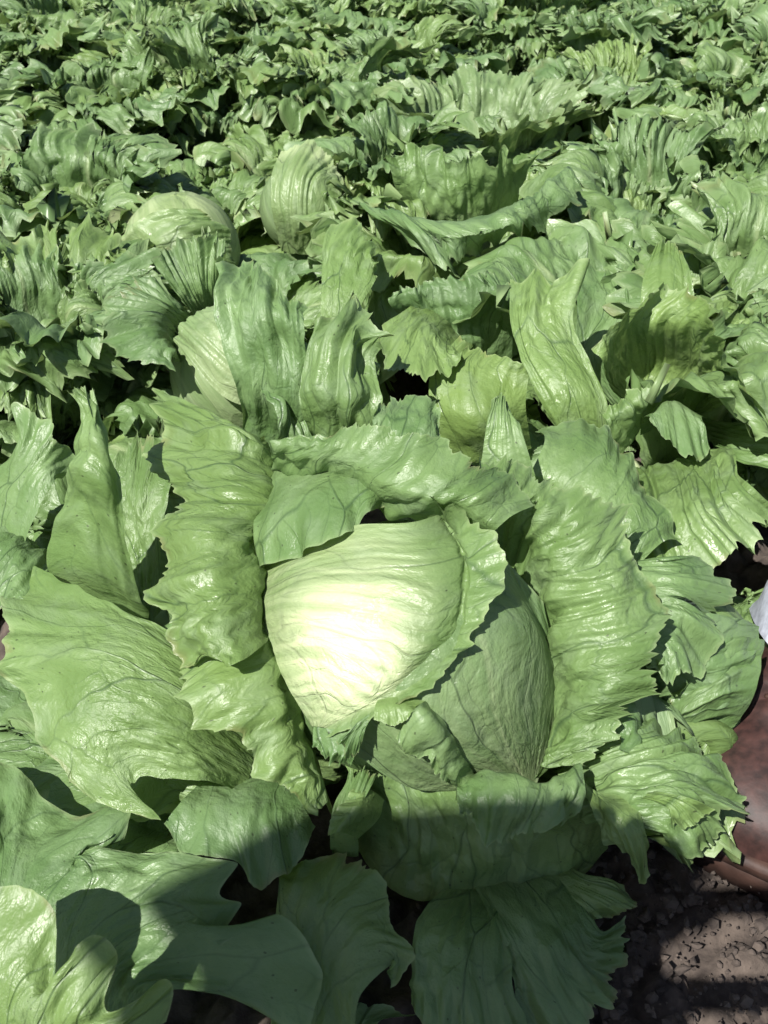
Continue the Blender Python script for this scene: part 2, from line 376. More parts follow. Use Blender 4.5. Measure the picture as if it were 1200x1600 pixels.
# broad leaves behind the right wrapper
leaf(main, [
    [(800,800,13),(870,860,12.5),(930,900,12),(950,960,11)],
    [(830,745,17),(905,770,17),(965,830,16),(990,890,14)],
    [(850,700,18),(935,715,18),(990,790,17),(1030,850,15)],
    [(836,668,17.5),(935,655,18),(1010,745,17.2),(1065,840,15)]],
    nu=110, nv=80, tooth=0.07, toothf=12, ruffle=0.004, rufflef=8, ridge=0.0028, ridgen=14, lump=0.006)
leaf(main, [
    [(900,890,9),(930,960,8.5),(930,1010,8),(930,1050,8)],
    [(970,880,14),(990,930,14.5),(985,990,14),(975,1030,13)],
    [(1040,875,15.5),(1070,930,15.5),(1055,985,14.5),(1015,1035,13.5)],
    [(1085,870,14.5),(1158,926,13.5),(1138,985,13),(1118,1036,12.4),(1052,1070,12.6),(1004,1040,12.8)]],
    nu=110, nv=80, tooth=0.12, toothf=13, ruffle=0.006, rufflef=8, ridge=0.003, ridgen=13, lump=0.006)
# cup leaf that stands behind the head, tall lobes
leaf(main, [
    [(440,740,13),(480,745,13),(530,745,13),(590,730,13)],
    [(425,660,18),(470,655,17),(530,655,17),(590,660,18)],
    [(400,600,19.5),(455,575,19),(520,575,19),(590,610,18.6)],
    [(390,560,20.5),(450,530,20.5),(520,530,20.5),(590,570,20)]],
    nu=130, nv=90, tooth=0.10, toothf=11, side=.02, ruffle=0.010, rufflef=8, rpow=1.5, ridge=0.003, ridgen=14, lump=0.007, lscale=14)
leaf(main, [
    [(490,735,14),(540,735,14),(590,730,14)],
    [(478,630,19.5),(535,625,20.8),(588,640,19.5)],
    [(486,550,22.5),(535,535,23.6),(586,565,22)],
    [(490,498,24.3),(528,486,24.8),(552,446,26.2),(568,470,25.4),(572,530,24),(598,556,23)]],
    nu=100, nv=90, tooth=0.06, toothf=9, side=.03, ruffle=0.008, rufflef=4, rpow=1.4, ridge=0.0012, ridgen=9, lump=0.011, lscale=16)
leaf(main, [
    [(380,720,12),(425,715,12.5),(470,720,12)],
    [(372,610,19),(425,600,20),(482,625,19)],
    [(352,505,23.2),(410,500,24.4),(478,530,23.4)],
    [(340,420,25.4),(385,402,26),(432,440,25.8),(478,476,25)]],
    nu=110, nv=100, tooth=0.07, toothf=11, side=.03, ruffle=0.009, rufflef=4, rpow=1.4, ridge=0.0012, ridgen=9, lump=0.012, lscale=15)
# big flat leaf to the left
leaf(main, [
    [(420,1130,8),(400,1170,7.5),(390,1210,7),(380,1240,6.5)],
    [(300,1010,13),(290,1090,12.5),(290,1150,11.5),(310,1220,9.5)],
    [(180,945,14),(150,1020,14),(160,1110,13),(210,1225,10)],
    [(60,878,12.5),(-6,960,12),(4,1040,11.5),(45,1100,11.3),(78,1170,10.8),(118,1225,10),(190,1272,9),(262,1290,8.4)]],
    nu=170, nv=110, tooth=0.11, toothf=13, fine=.2, side=.015, ruffle=0.003, rufflef=7, rpow=3.5, roll=.004, lump=0.007, lscale=9, ridge=0.0004, ridgen=9)
leaf(main, [
    [(330,1200,5),(420,1195,5.5),(500,1215,6)],
    [(290,1250,7.5),(380,1265,8),(480,1265,7)],
    [(256,1290,7.5),(300,1340,7.2),(372,1352,7),(400,1396,6.4),(450,1370,6.2),(500,1290,6.2)]],
    nu=100, nv=70, tooth=0.06, toothf=9, fine=.25, ruffle=0.003, rufflef=5, lump=0.005)
# bowl of the lower wrapper under the head
leaf(main, [
    [(545,1310,2),(612,1388,1.6),(706,1410,1.4),(800,1404,1.4),(890,1382,1.8),(950,1325,2.5)],
    [(560,1240,6),(640,1290,5.5),(715,1320,5.5),(800,1325,5.5),(885,1310,5.5),(945,1275,6)],
    [(530,1185,9),(585,1128,11),(645,1150,10.6),(700,1190,10),(745,1240,9.2),(800,1252,9),(880,1250,9),(935,1230,9)]],
    nu=130, nv=80, tooth=0.06, ruffle=0.003, ridge=0.004, ridgen=15, lump=0.005)
leaf(main, [
    [(716,1226,10.6),(770,1208,11.4),(845,1232,11.4),(908,1196,11.2)],
    [(716,1240,11),(775,1245,11.8),(845,1256,11.7),(912,1222,11.4)],
    [(712,1256,10.8),(768,1318,10.4),(840,1308,10.4),(908,1266,10.6)]],
    nu=90, nv=50, tooth=0.14, toothf=12, ruffle=0.003, rufflef=6, lump=0.003, under=(0, 1, -3))
leaf(main, [
    [(664,1096,.4),(692,1130,.5),(716,1175,.5),(744,1214,.5)],
    [(646,1108,1.3),(676,1146,1.4),(702,1190,1.3),(734,1226,1.2)],
    [(620,1150,1.0),(654,1188,1.1),(688,1218,1.2),(726,1240,1.2)]],
    ball=B, nu=90, nv=40, tooth=0.22, toothf=10, ruffle=0.002, rufflef=6, lump=0.002, roll=.001)
# small frills between cap and bowl
leaf(main, [
    [(664,1096,.4),(620,1090,.5),(590,1094,.5)],
    [(650,1104,1.0),(615,1106,1.2),(586,1106,1.1)],
    [(652,1110,1.4),(622,1134,1.7),(584,1124,1.5)]],
    ball=B, nu=50, nv=36, tooth=0.06, toothf=4, ruffle=0.001, lump=0.002, roll=.001)
leaf(main, [
    [(604,1102,.5),(588,1112,.5)],
    [(576,1128,1.1),(552,1136,1.2)],
    [(566,1166,1.4),(546,1182,1.5),(524,1158,1.4)]],
    ball=B, nu=50, nv=40, tooth=0.2, toothf=6, ruffle=0.003, lump=0.003, roll=.002)
leaf(main, [
    [(492,1136,.5),(530,1140,.6),(570,1150,.5)],
    [(488,1168,1.2),(514,1190,1.4),(548,1196,1.3)]],
    ball=B, nu=60, nv=30, tooth=0.3, toothf=8, ruffle=0.003, lump=0.002, roll=.002)
leaf(main, [
    [(520,1330,4),(560,1340,4)],
    [(515,1280,8),(560,1280,8.5)],
    [(535,1205,9),(575,1195,9.4),(592,1205,9.2)]],
    nu=50, nv=50, tooth=0.1, toothf=5, ruffle=0.003, lump=0.003, side=.02)
leaf(main, [
    [(600,1250,7),(590,1280,7),(560,1310,6.5)],
    [(575,1232,9),(560,1260,9.4),(530,1300,8.6)],
    [(556,1226,9),(520,1262,9.2),(508,1305,8.4)]],
    nu=50, nv=40, tooth=0.04, ruffle=0.001, lump=0.003)
# frilly fan at the lower right
leaf(main, [
    [(870,1205,7),(885,1240,7),(900,1270,7),(930,1290,7)],
    [(945,1160,9.5),(975,1205,10),(985,1245,10),(975,1290,9)],
    [(1000,1135,10),(1065,1190,10.5),(1070,1250,10.2),(1030,1300,9)],
    [(1010,1112,9),(1090,1155,9.4),(1140,1195,9),(1172,1250,8.8),(1140,1305,8.2),(1098,1336,7.8),(1040,1320,8)]],
    nu=130, nv=80, tooth=0.13, toothf=20, ruffle=0.006, rufflef=11, rpow=2.2, ridge=0.0045, ridgen=15, lump=0.004)
leaf(main, [
    [(900,1210,9),(940,1240,9.6),(990,1240,9.6)],
    [(932,1270,9.4),(965,1280,10),(1005,1290,9.6)],
    [(945,1310,8.4),(985,1345,8),(1014,1384,6.5),(1020,1340,7.5)]],
    nu=60, nv=50, tooth=0.06, toothf=6, ruffle=0.003, lump=0.003, ridge=.002, ridgen=6)
leaf(main, [
    [(985,1245,9.6),(1010,1235,10)],
    [(1040,1262,11),(1060,1245,11.2)],
    [(1050,1300,10),(1090,1290,10.4),(1118,1258,10.6)]],
    nu=60, nv=50, tooth=0.10, toothf=7, ruffle=0.003, lump=0.003, ridge=.002, ridgen=6)

# ---- lettuce ball at the right, beside the boot
CR = at(1078, 1022, 8.5); 
right = thing('lettuce', 'small tightly folded green lettuce ball next to the brown boot', 'lettuce', (CR[0], CR[1], 0), GRP)
BR = (CR, 0.046)
G, uv = ball_mesh(CR, 0.043, 8)
part('heart', mesh_from_grid('heart', G, uv, np.zeros(G.shape[:2]), LEAF), right)
leaf(right, [
    [(1182,975,.1),(1185,1010,.1),(1178,1060,.1)],
    [(1120,960,.5),(1115,1030,.5),(1120,1105,.3)],
    [(1050,960,.5),(1040,1030,.5),(1050,1110,.4)],
    [(985,985,.2),(972,1050,.3),(990,1104,.3),(1040,1128,.3)]],
    ball=BR, nu=80, nv=70, tooth=.02, ruffle=.001, ridge=.004, ridgen=9, lump=.003)
leaf(right, [
    [(1190,1000,.2),(1180,1080,.2),(1130,1160,.2)],
    [(1140,1000,.2),(1120,1090,.3),(1080,1170,.2)],
    [(1060,1080,.3),(1040,1130,.2),(1010,1165,.1)]],
    ball=(CR+np.array([0, -.004, -.008]), .050), nu=80, nv=60, tooth=.03, ruffle=.001, ridge=.005, ridgen=8, lump=.003)

# ---- tall leaf and others of the plant at the left edge
left = thing('lettuce', 'lettuce at the left edge with one tall narrow upright leaf', 'lettuce', (*at(60, 760, 0)[:2], 0), GRP)
leaf(left, [
    [(120,985,6),(180,985,6),(240,985,6)],
    [(80,870,12),(140,880,13.5),(222,945,10)],
    [(88,800,16),(140,800,17.5),(200,850,15)],
    [(112,710,20),(150,710,21.5),(186,760,19)],
    [(116,650,22.5),(145,640,23.5),(172,670,22)],
    [(100,612,24),(128,596,24.5),(152,606,24)]],
    nu=80, nv=130, tooth=0.03, toothf=5, side=.05, ruffle=0.004, rufflef=3, ridge=.0008, ridgen=6, lump=.007, lscale=16)
leaf(left, [
    [(-70,900,7),(-20,940,7)],
    [(-20,760,13),(40,840,12.5)],
    [(26,690,17),(84,752,15.4)],
    [(16,640,18.6),(60,638,18.6),(82,680,17.8),(114,718,15.5),(104,748,14.8)]],
    nu=80, nv=80, tooth=0.10, toothf=8, fine=.3, side=.02, ruffle=0.003, rufflef=4, lump=.006)
leaf(left, [
    [(60,900,5),(110,930,5)],
    [(40,850,10),(90,880,10)],
    [(-10,830,12),(20,870,12.4),(60,940,11)],
    [(-60,900,11),(-20,960,11),(30,940,11.5)]],
    nu=70, nv=60, tooth=0.08, toothf=8, ruffle=0.004, lump=.006)
leaf(left, [
    [(205,1010,4),(255,1000,4)],
    [(190,860,8),(250,870,8.5)],
    [(180,770,11),(262,775,12)],
    [(176,720,12.5),(215,668,14),(245,680,13.5),(272,740,12.5)]],
    nu=80, nv=70, tooth=0.12, toothf=8, ruffle=0.004, rufflef=3, lump=.006)

# ---- plant in the bottom left corner
front = thing('lettuce', 'lettuce in the bottom left corner with broad flat leaves half in shadow', 'lettuce', (*at(60, 1560, 0)[:2], 0), GRP)
leaf(front, [
    [(-40,1620,3),(80,1680,3),(220,1700,3)],
    [(-40,1420,7),(90,1460,7),(240,1560,6)],
    [(-40,1300,8),(100,1370,8),(250,1420,7.4),(360,1560,5)],
    [(-40,1190,7.5),(30,1200,7.5),(90,1262,7.5),(200,1258,8),(190,1310,8),(110,1336,7.6),(240,1332,8),(374,1342,7.6),(342,1395,7),(375,1410,6.6),(345,1468,6),(440,1425,6.4),(490,1500,5.6),(500,1640,4)]],
    nu=220, nv=110, tooth=0.05, toothf=16, fine=.25, ruffle=0.003, rufflef=8, lump=0.006, lscale=12, ridge=.0015, ridgen=8)
leaf(front, [
    [(-60,1660,8),(60,1680,8),(200,1690,7)],
    [(-60,1540,11),(50,1580,11),(190,1640,9.5)],
    [(-60,1410,13.4),(-10,1388,13.6),(45,1388,13.8),(80,1430,13.4),(82,1540,11.6),(112,1490,13),(148,1466,13.4),(172,1500,13),(160,1585,11),(215,1570,11.4),(262,1540,11.6),(255,1600,10.5)]],
    nu=200, nv=70, tooth=0.02, toothf=8, ruffle=0.001, rufflef=8, lump=0.003)
leaf(front, [
    [(420,1680,1.5),(560,1700,1.5)],
    [(430,1440,4),(560,1560,3.5)],
    [(436,1380,4.6),(520,1420,4.6),(620,1500,4)],
    [(432,1358,4.2),(500,1338,4.6),(572,1340,4.6),(604,1390,4.6),(616,1450,4.2),(650,1490,4),(612,1545,3.4)]],
    nu=110, nv=80, tooth=0.06, toothf=10, ruffle=0.003, lump=.005)

low = thing('lettuce', 'low lettuce with flat leaves spread on the soil at the bottom middle, in shadow', 'lettuce', (*at(720, 1480, 0)[:2], 0), GRP)
leaf(low, [
    [(700,1380,2.2),(790,1390,2.2)],
    [(650,1440,3.6),(720,1450,4.2),(800,1440,3.4)],
    [(640,1510,3.6),(720,1530,4),(800,1540,3)],
    [(632,1560,3),(690,1640,3),(780,1680,2.5),(850,1640,2)]],
    nu=100, nv=80, tooth=0.05, toothf=8, ruffle=0.003, lump=.005, side=.02, ridge=.002, ridgen=7)
leaf(low, [
    [(730,1370,2),(800,1355,2.2),(880,1340,2.4)],
    [(770,1450,3.4),(840,1440,3.6),(910,1400,3.2)],
    [(800,1540,2.8),(880,1520,3),(950,1450,2.6)],
    [(820,1620,2),(900,1610,2),(965,1560,1.8),(985,1480,2),(980,1420,2.2)]],
    nu=100, nv=80, tooth=0.12, toothf=9, side=.02, ruffle=0.005, rufflef=6, lump=.006)
leaf(low, [
    [(830,1370,2.4),(880,1350,2.8)],
    [(900,1410,3),(920,1370,3.2)],
    [(930,1440,2.2),(995,1416,2.2),(975,1385,2.6)]],
    nu=60, nv=50, tooth=0.07, toothf=6, ruffle=0.003, lump=.004)
leaf(low, [
    [(640,1700,1),(560,1680,1)],
    [(590,1600,2),(520,1620,2)],
    [(650,1580,2),(570,1560,2.4),(480,1590,2)]],
    nu=60, nv=50, tooth=0.07, toothf=6, ruffle=0.003, lump=.004)

# ---- plant at the right edge with the wide ribbed bowl
PR = at(1010, 600, 10)
bowl = thing('lettuce', 'lettuce at the right with a wide ribbed leaf curving like a bowl', 'lettuce', (PR[0], PR[1], 0), GRP)
leaf(bowl, [
    [(985,640,10),(1005,632,10),(1030,640,10),(1050,655,10)],
    [(955,605,14),(1010,575,13),(1075,590,13),(1110,640,14)],
    [(935,565,18),(1000,510,18.5),(1100,530,18.5),(1165,630,16.5)],
    [(926,545,19),(945,505,20.4),(1000,472,21.4),(1060,440,22),(1115,500,21.5),(1130,560,20.5),(1178,612,18.5),(1195,668,16)]],
    nu=170, nv=100, tooth=0.06, toothf=12, ruffle=0.006, rufflef=7, ridge=.005, ridgen=26, lump=.007)
leaf(bowl, [
    [(1000,680,12),(1060,660,12),(1110,660,12)],
    [(1008,650,16.4),(1050,622,16.8),(1098,650,16.4)],
    [(1016,655,16.4),(1050,690,16),(1090,716,15.4),(1118,690,15.6)]],
    nu=70, nv=50, tooth=0.04, toothf=6, ruffle=0.002, lump=.004)
leaf(bowl, [
    [(960,720,13),(985,690,14),(1000,660,14)],
    [(945,660,17),(980,640,17.5),(1005,620,17.5)],
    [(935,640,17.5),(980,612,18.4),(1014,590,18.6)]],
    nu=60, nv=40, tooth=0.14, toothf=8, ruffle=0.005, lump=.004)
leaf(bowl, [
    [(900,720,12),(940,710,12)],
    [(840,620,17),(905,610,17.5),(950,640,16)],
    [(800,520,20),(850,500,20.5),(896,500,20.5)],
    [(792,425,22),(816,440,22),(838,418,22.6),(862,440,22.4),(906,404,24),(922,412,23.4)]],
    nu=90, nv=110, tooth=0.02, toothf=6, side=.03, ruffle=0.004, rufflef=4, ridge=.003, ridgen=8, lump=.006)
leaf(bowl, [
    [(960,640,8),(1000,660,8)],
    [(900,560,13),(960,560,13)],
    [(900,470,17),(960,480,16),(990,560,14)],
    [(880,420,18),(930,405,18.5),(980,450,17.5),(1010,510,15)]],
    nu=80, nv=70, tooth=0.05, toothf=8, ruffle=0.004, lump=.005, ridge=.002, ridgen=9)
leaf(bowl, [
    [(1010,600,10),(1050,600,10),(1090,600,10)],
    [(1000,500,17),(1040,490,18),(1085,500,17)],
    [(1006,430,20),(1040,420,20.5),(1082,440,20)],
    [(1026,385,21.5),(1042,372,22),(1068,390,21.5)]],
    nu=70, nv=80, tooth=0.04, toothf=5, side=.02, ruffle=0.002, lump=.004, ridge=.002, ridgen=7)
leaf(bowl, [
    [(1000,760,8),(1040,740,8),(1080,720,8)],
    [(985,740,13),(1060,720,13.5),(1140,700,13)],
    [(985,830,14),(1070,800,15),(1170,760,14)],
    [(1000,905,12.5),(1080,905,13),(1150,880,12.5),(1230,800,12)]],
    nu=110, nv=80, tooth=0.07, toothf=10, ruffle=0.005, ridge=.005, ridgen=13, lump=.006)
leaf(bowl, [
    [(1040,640,8),(1100,680,8)],
    [(1130,660,12),(1150,720,12)],
    [(1190,650,13),(1220,740,12.5)],
    [(1230,600,13),(1290,680,12.5),(1270,800,11)]],
    nu=70, nv=70, tooth=0.07, toothf=10, ruffle=0.006, ridge=.004, ridgen=9, lump=.006)

# ---- plant behind the front head, middle
mid = thing('lettuce', 'lettuce in the middle behind the front head with broad pale grey-green leaves', 'lettuce', (*at(700, 540, 0)[:2], 0), GRP)
leaf(mid, [
    [(700,720,10),(770,720,10),(830,700,10)],
    [(672,640,14.5),(740,650,15),(820,640,14.5)],
    [(676,575,17),(745,585,17),(826,590,17)],
    [(720,520,18),(760,545,18),(830,570,18.5)]],
    nu=80, nv=70, tooth=0.05, toothf=8, ruffle=0.004, lump=.005)
leaf(mid, [
    [(690,470,14),(720,500,14),(740,540,14)],
    [(640,480,18),(670,520,18.5),(720,560,17.5)],
    [(590,505,18),(596,550,18.4),(640,606,17.4),(690,600,17.6),(728,540,18.5)]],
    nu=80, nv=60, tooth=0.08, toothf=8, ruffle=0.004, lump=.005)
leaf(mid, [
    [(640,560,12),(720,570,12),(800,560,12)],
    [(640,500,16),(720,510,16),(800,500,16.5)],
    [(606,470,19),(690,450,19.5),(770,450,20),(800,480,19.5)],
    [(615,460,19.5),(680,432,20.4),(760,420,21),(800,428,21)]],
    nu=100, nv=60, tooth=0.10, toothf=12, ruffle=0.006, rufflef=7, ridge=.004, ridgen=13, lump=.005)
leaf(mid, [
    [(490,560,12),(560,560,12)],
    [(500,480,17),(560,490,17)],
    [(505,390,20),(560,390,20.5),(590,430,19)],
    [(520,350,21),(555,345,21.4),(586,380,20.5),(578,420,20)]],
    nu=70, nv=70, tooth=0.07, toothf=9, ruffle=0.004, lump=.004, ridge=.003, ridgen=8)

# ---- traced parts of plants farther back
draped = thing('lettuce', 'lettuce above the middle with a wide toothed leaf draped towards the viewer', 'lettuce', (*at(750, 330, 8)[:2], 0), GRP)
leaf(draped, [
    [(580,345,14),(660,365,14),(750,365,14),(840,330,14),(900,290,14)],
    [(560,318,20),(640,336,21),(735,338,21.5),(805,318,22),(890,262,22)],
    [(590,345,20),(650,362,20.6),(740,366,21),(815,345,21.4),(900,280,21.6)],
    [(630,385,18),(660,404,18),(705,418,18),(760,392,18.4),(800,380,18.8),(850,366,19),(885,338,19.6),(912,296,20.6)]],
    nu=140, nv=70, tooth=.12, toothf=16, ruffle=.006, rufflef=9, ridge=.003, ridgen=18, lump=.006)
leaf(draped, [
    [(640,345,13),(720,360,13),(800,340,13)],
    [(620,300,17),(720,320,16.5),(815,295,17)],
    [(606,246,21.5),(650,226,22.4),(690,248,21.8),(735,250,22),(785,234,22.4),(830,258,21.6)]],
    nu=110, nv=60, tooth=.16, toothf=18, ruffle=.009, rufflef=9, rpow=1.6, ridge=.005, ridgen=16, lump=.005)
leaf(draped, [
    [(850,360,12),(900,360,12)],
    [(840,300,17),(900,310,17)],
    [(880,262,19.5),(940,270,19),(960,330,17),(930,400,15)]],
    nu=70, nv=60, tooth=.14, toothf=10, ruffle=.006, lump=.006)
dome = thing('lettuce', 'lettuce with a ribbed green dome edged by a pale frilly rim, upper middle', 'lettuce', (*at(475, 330, 6)[:2], 0), GRP)
BD = (at(476, 325, 14), .062)
leaf(dome, [
    [(440,392,0),(480,398,0),(515,392,0)],
    [(424,330,.2),(476,340,.4),(528,345,.2)],
    [(424,275,.3),(480,275,.5),(534,300,.3)],
    [(440,236,.3),(486,222,.5),(525,258,.4),(540,310,.2)]],
    ball=BD, nu=90, nv=60, tooth=.06, toothf=14, ruffle=.002, ridge=.004, ridgen=13, lump=.003, roll=.001, pale=lambda v, G: .10 + .30*sstep(v, .8, 1))
G, uv = ball_mesh(BD[0], .055, 4, 40, 30); part('heart', mesh_from_grid('heart', G, uv, np.full(G.shape[:2], .1), LEAF), dome)
shiny = thing('lettuce', 'lettuce with a shiny pale yellow-green head in the upper left', 'lettuce', (*at(275, 390, 6)[:2], 0), GRP)
BS = (at(285, 392, 13), .075)
leaf(shiny, [
    [(190,372,0),(205,410,0),(230,450,0)],
    [(215,345,.3),(250,385,.5),(280,430,.3)],
    [(260,326,.4),(300,360,.6),(330,410,.4)],
    [(310,326,.3),(355,360,.4),(365,410,.3)]],
    ball=BS, nu=80, nv=60, tooth=.05, toothf=10, ruffle=.002, ridge=.002, ridgen=9, lump=.004, roll=.001, pale=lambda v, G: .25*(1-v))
leaf(shiny, [
    [(260,470,12),(300,470,12),(350,470,12)],
    [(270,420,18),(310,415,19),(350,420,18.5)],
    [(280,372,21),(318,362,21.8),(352,375,21)]],
    nu=70, nv=60, tooth=.10, toothf=9, ruffle=.004, ridge=.003, ridgen=9, lump=.004)
leaf(shiny, [
    [(230,420,11),(200,440,11)],
    [(170,390,17),(160,430,16.5)],
    [(110,350,18),(86,385,17.4),(100,430,16),(150,455,15)]],
    nu=80, nv=60, tooth=.10, toothf=10, ruffle=.005, ridge=.003, ridgen=11, lump=.005)
G, uv = ball_mesh(BS[0], .066, 4, 40, 30); part('heart', mesh_from_grid('heart', G, uv, np.full(G.shape[:2], .3), LEAF), shiny)
pearl = thing('lettuce', 'lettuce with a glossy pale round head left of centre behind the tall leaves', 'lettuce', (*at(345, 560, 6)[:2], 0), GRP)
BP = (at(374, 580, 12), .076)
leaf(pearl, [
    [(400,640,0),(430,600,0),(440,560,0)],
    [(350,620,.3),(385,560,.5),(400,510,.3)],
    [(300,570,.3),(320,520,.5),(370,480,.4)],
    [(268,530,.1),(290,495,.2),(340,470,.2)]],
    ball=BP, nu=80, nv=70, tooth=.03, ruffle=.001, ridge=.002, ridgen=11, lump=.003, roll=.001, pale=lambda v, G: .30*(1-.5*v))
G, uv = ball_mesh(BP[0], .064, 4, 40, 30); part('heart', mesh_from_grid('heart', G, uv, np.full(G.shape[:2], .2), LEAF), pearl)
leaf(pearl, [
    [(330,540,10),(310,560,10),(300,590,10)],
    [(275,470,17.5),(245,510,17.8),(265,560,16.6)],
    [(236,415,20),(176,466,19.5),(160,518,18.4),(200,556,17.4),(276,575,16.6)]],
    nu=100, nv=70, tooth=.12, toothf=14, ruffle=.006, rufflef=8, ridge=.004, ridgen=15, lump=.005)
leaf(pearl, [
    [(330,530,11),(360,520,11)],
    [(285,470,17),(345,450,17.5)],
    [(240,410,20.5),(275,380,21.5),(320,372,22),(350,400,21)]],
    nu=100, nv=70, tooth=.12, toothf=12, ruffle=.006, rufflef=8, ridge=.005, ridgen=14, lump=.005)
leaf(pearl, [
    [(330,620,9),(370,630,9)],
    [(300,580,13),(330,590,13.5)],
    [(278,548,15.5),(300,540,16),(345,575,15),(362,615,13)]],
    nu=60, nv=50, tooth=.10, toothf=7, ruffle=.004, lump=.005)
cup = thing('lettuce', 'lettuce whose frilly yellow-green cup holds deep shadow, upper right of centre', 'lettuce', (*at(755, 205, 8)[:2], 0), GRP)
PC = at(755, 215, 12)
for k in range(9):
    a0 = 2*math.pi*k/9
    rr_ = [np.array([(PC[0]+r*math.cos(a0+da), PC[1]+r*math.sin(a0+da), z) for da in np.linspace(-.55, .55, 7)]) for r, z in ((.03,.03),(.085,.07),(.112,.12),(.125,.160),(.160,.185))]
    leaf(cup, rr_, nu=80, nv=50, tooth=.13, toothf=13, ruffle=.011, rufflef=5, rpow=1.8, ridge=.0015, ridgen=12, lump=.009, lscale=14, roll=.008, face=(0, 0, 1), pale=lambda v, G: .14*v)

# ---- generic lettuces of the field: leaf shapes shared between plants
rnd = random.Random(5)
def profile_leaf(kind, seed, nu=92, nv=58):
    r = random.Random(seed); j = lambda a: 1 + r.uniform(-a, a)
    if kind == 'outer':   P = [(.02,.01),(.07*j(.1),.045*j(.3)),(.115*j(.1),.085*j(.2)),(.155*j(.1),.088*j(.25)),(.190*j(.1),.055*j(.5))]; ha = 0.78*j(.2); sh = .25
    elif kind == 'middle': P = [(.02,.02),(.075,.06*j(.1)),(.092*j(.08),.115*j(.1)),(.118*j(.1),.155*j(.08)),(.152*j(.1),.165*j(.08)),(.182*j(.1),.142*j(.12))]; ha = 0.88*j(.2); sh = .20
    elif kind == 'tall':  P = [(.02,.03),(.07,.08),(.085*j(.1),.14*j(.08)),(.100*j(.12),.180*j(.06)),(.130*j(.12),.200*j(.06)),(.155*j(.12),.192*j(.08))]; ha = 0.78*j(.25); sh = .20
    else:                 P = [(.03,.03),(.088,.07),(.094,.125),(.070,.175),(.018*j(.5),.198)]; ha = 1.15*j(.1); sh = .15
    P = np.array(P); kn = chord(P); ns = 11
    s = np.linspace(-1, 1, ns); rows = []
    for t in np.linspace(0, 1, 8):
        te = t*(1 - sh*s**2*t)
        rz = hermite(P[:, None, :].repeat(ns, 1), kn, te)
        wdt = ha*(0.55 + 0.45*math.sin(min(t*1.3, 1)*math.pi/2))
        a = s*wdt + 0.10*r.uniform(-1, 1)*t
        rows.append(np.stack([rz[:, 0]*np.cos(a), rz[:, 0]*np.sin(a), rz[:, 1]], -1))
    pa = dict(outer=dict(tooth=.17, ruffle=.011, ridge=.0010), middle=dict(tooth=.17, ruffle=.013, ridge=.0012), tall=dict(tooth=.18, ruffle=.013, ridge=.0012), wrap=dict(tooth=.06, ruffle=.002, ridge=.0035))[kind]
    G, uv, v = leaf_grid(rows, nu=nu, nv=nv, seed=seed, toothf=20, rufflef=9, ridgen=15, lump=.010, lscale=16, side=.03, rpow=4.5, blister=.0028, roll=.010, face=(0.3, 0, 1), **pa)
    pale = (0.35*(1-sstep(v, .1, .8)) if kind == 'wrap' else 0.12*(1-sstep(v, 0, .4)))
    uu = np.linspace(-1, 1, v.shape[1])[None, :]
    rib = np.exp(-(uu/(.075*(1.15-v)))**2)*(1-v)*.8
    return mesh_from_grid('leaf', G, uv, np.maximum(np.maximum(pale*np.ones(v.shape), rib), .15*sstep(v, .96, 1.0)), LEAF, edge=sstep(v, .93, 1.0))  # midrib is pale; margin also painted paler, as if catching light
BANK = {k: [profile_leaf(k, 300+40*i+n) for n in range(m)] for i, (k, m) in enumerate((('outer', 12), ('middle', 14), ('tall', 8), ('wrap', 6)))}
G, uv = ball_mesh(np.array([0, 0, .105]), .082, 3, 40, 30)
HEART = mesh_from_grid('heart', G, uv, np.full(G.shape[:2], .2), LEAF)
def field_lettuce(x, y, label, n=(7, 9, 6, 3), sc=0.93, head=True):
    t = thing('lettuce', label, 'lettuce', (x, y, 0), GRP, rnd.uniform(0, 6.28))
    t.scale = (sc, sc, sc*rnd.uniform(.92, 1.08))
    def put(kind, count, off, zs=1.0, ks=1.0):
        for i in range(count):
            o = bpy.data.objects.new('leaf', rnd.choice(BANK[kind])); COL.objects.link(o); o.parent = t
            o.rotation_euler = (rnd.uniform(-.25, .25), rnd.uniform(-.24, .24), 6.283*i/count + off + rnd.uniform(-.25, .25))
            k = ks*rnd.uniform(.88, 1.12); o.scale = (k, k*rnd.choice((1, -1)), k/ks*zs)
    put('outer', n[0], rnd.random()); put('middle', n[1], rnd.random()*3); put('tall', n[2], rnd.random()*6)
    if not head:
        put('tall', 5, rnd.random()*6, .92, .78); put('middle', 3, rnd.random(), 1.0, .7)
    if head:
        put('wrap', n[3], rnd.random()*6)
        h = bpy.data.objects.new('heart', HEART); COL.objects.link(h); h.parent = t; h.scale = (.82, .82, .82)
    return t
named = [((1010, 350), 'lettuce with a smooth rounded leaf near the right edge'),
         ((60, 520), 'light green lettuce with flat lobed leaves at the left edge'),
         ((1180, 480), 'lettuce cut by the right edge beside the bowl-shaped leaf'),
         ((600, 300), 'leafy lettuce between the ribbed dome and the wide draped leaf'),
         ((120, 330), 'leafy lettuce left of the shiny pale yellow-green head')]
spots = [tuple(o.location[:2]) for o in (draped, dome, shiny, pearl, cup)]
for (px, py), lab in named:
    p = at(px, py, 13); spots.append((p[0], p[1])); field_lettuce(p[0], p[1], lab, head=False)
ordn = ['first', 'second', 'third', 'fourth', 'fifth', 'sixth', 'seventh', 'eighth', 'ninth', 'tenth', 'eleventh', 'twelfth', 'thirteenth', 'fourteenth', 'fifteenth', 'sixteenth', 'seventeenth', 'eighteenth']
rows_ = [1.34, 1.55, 1.76, 1.97, 2.18, 2.40, 2.62, 2.86, 3.12]
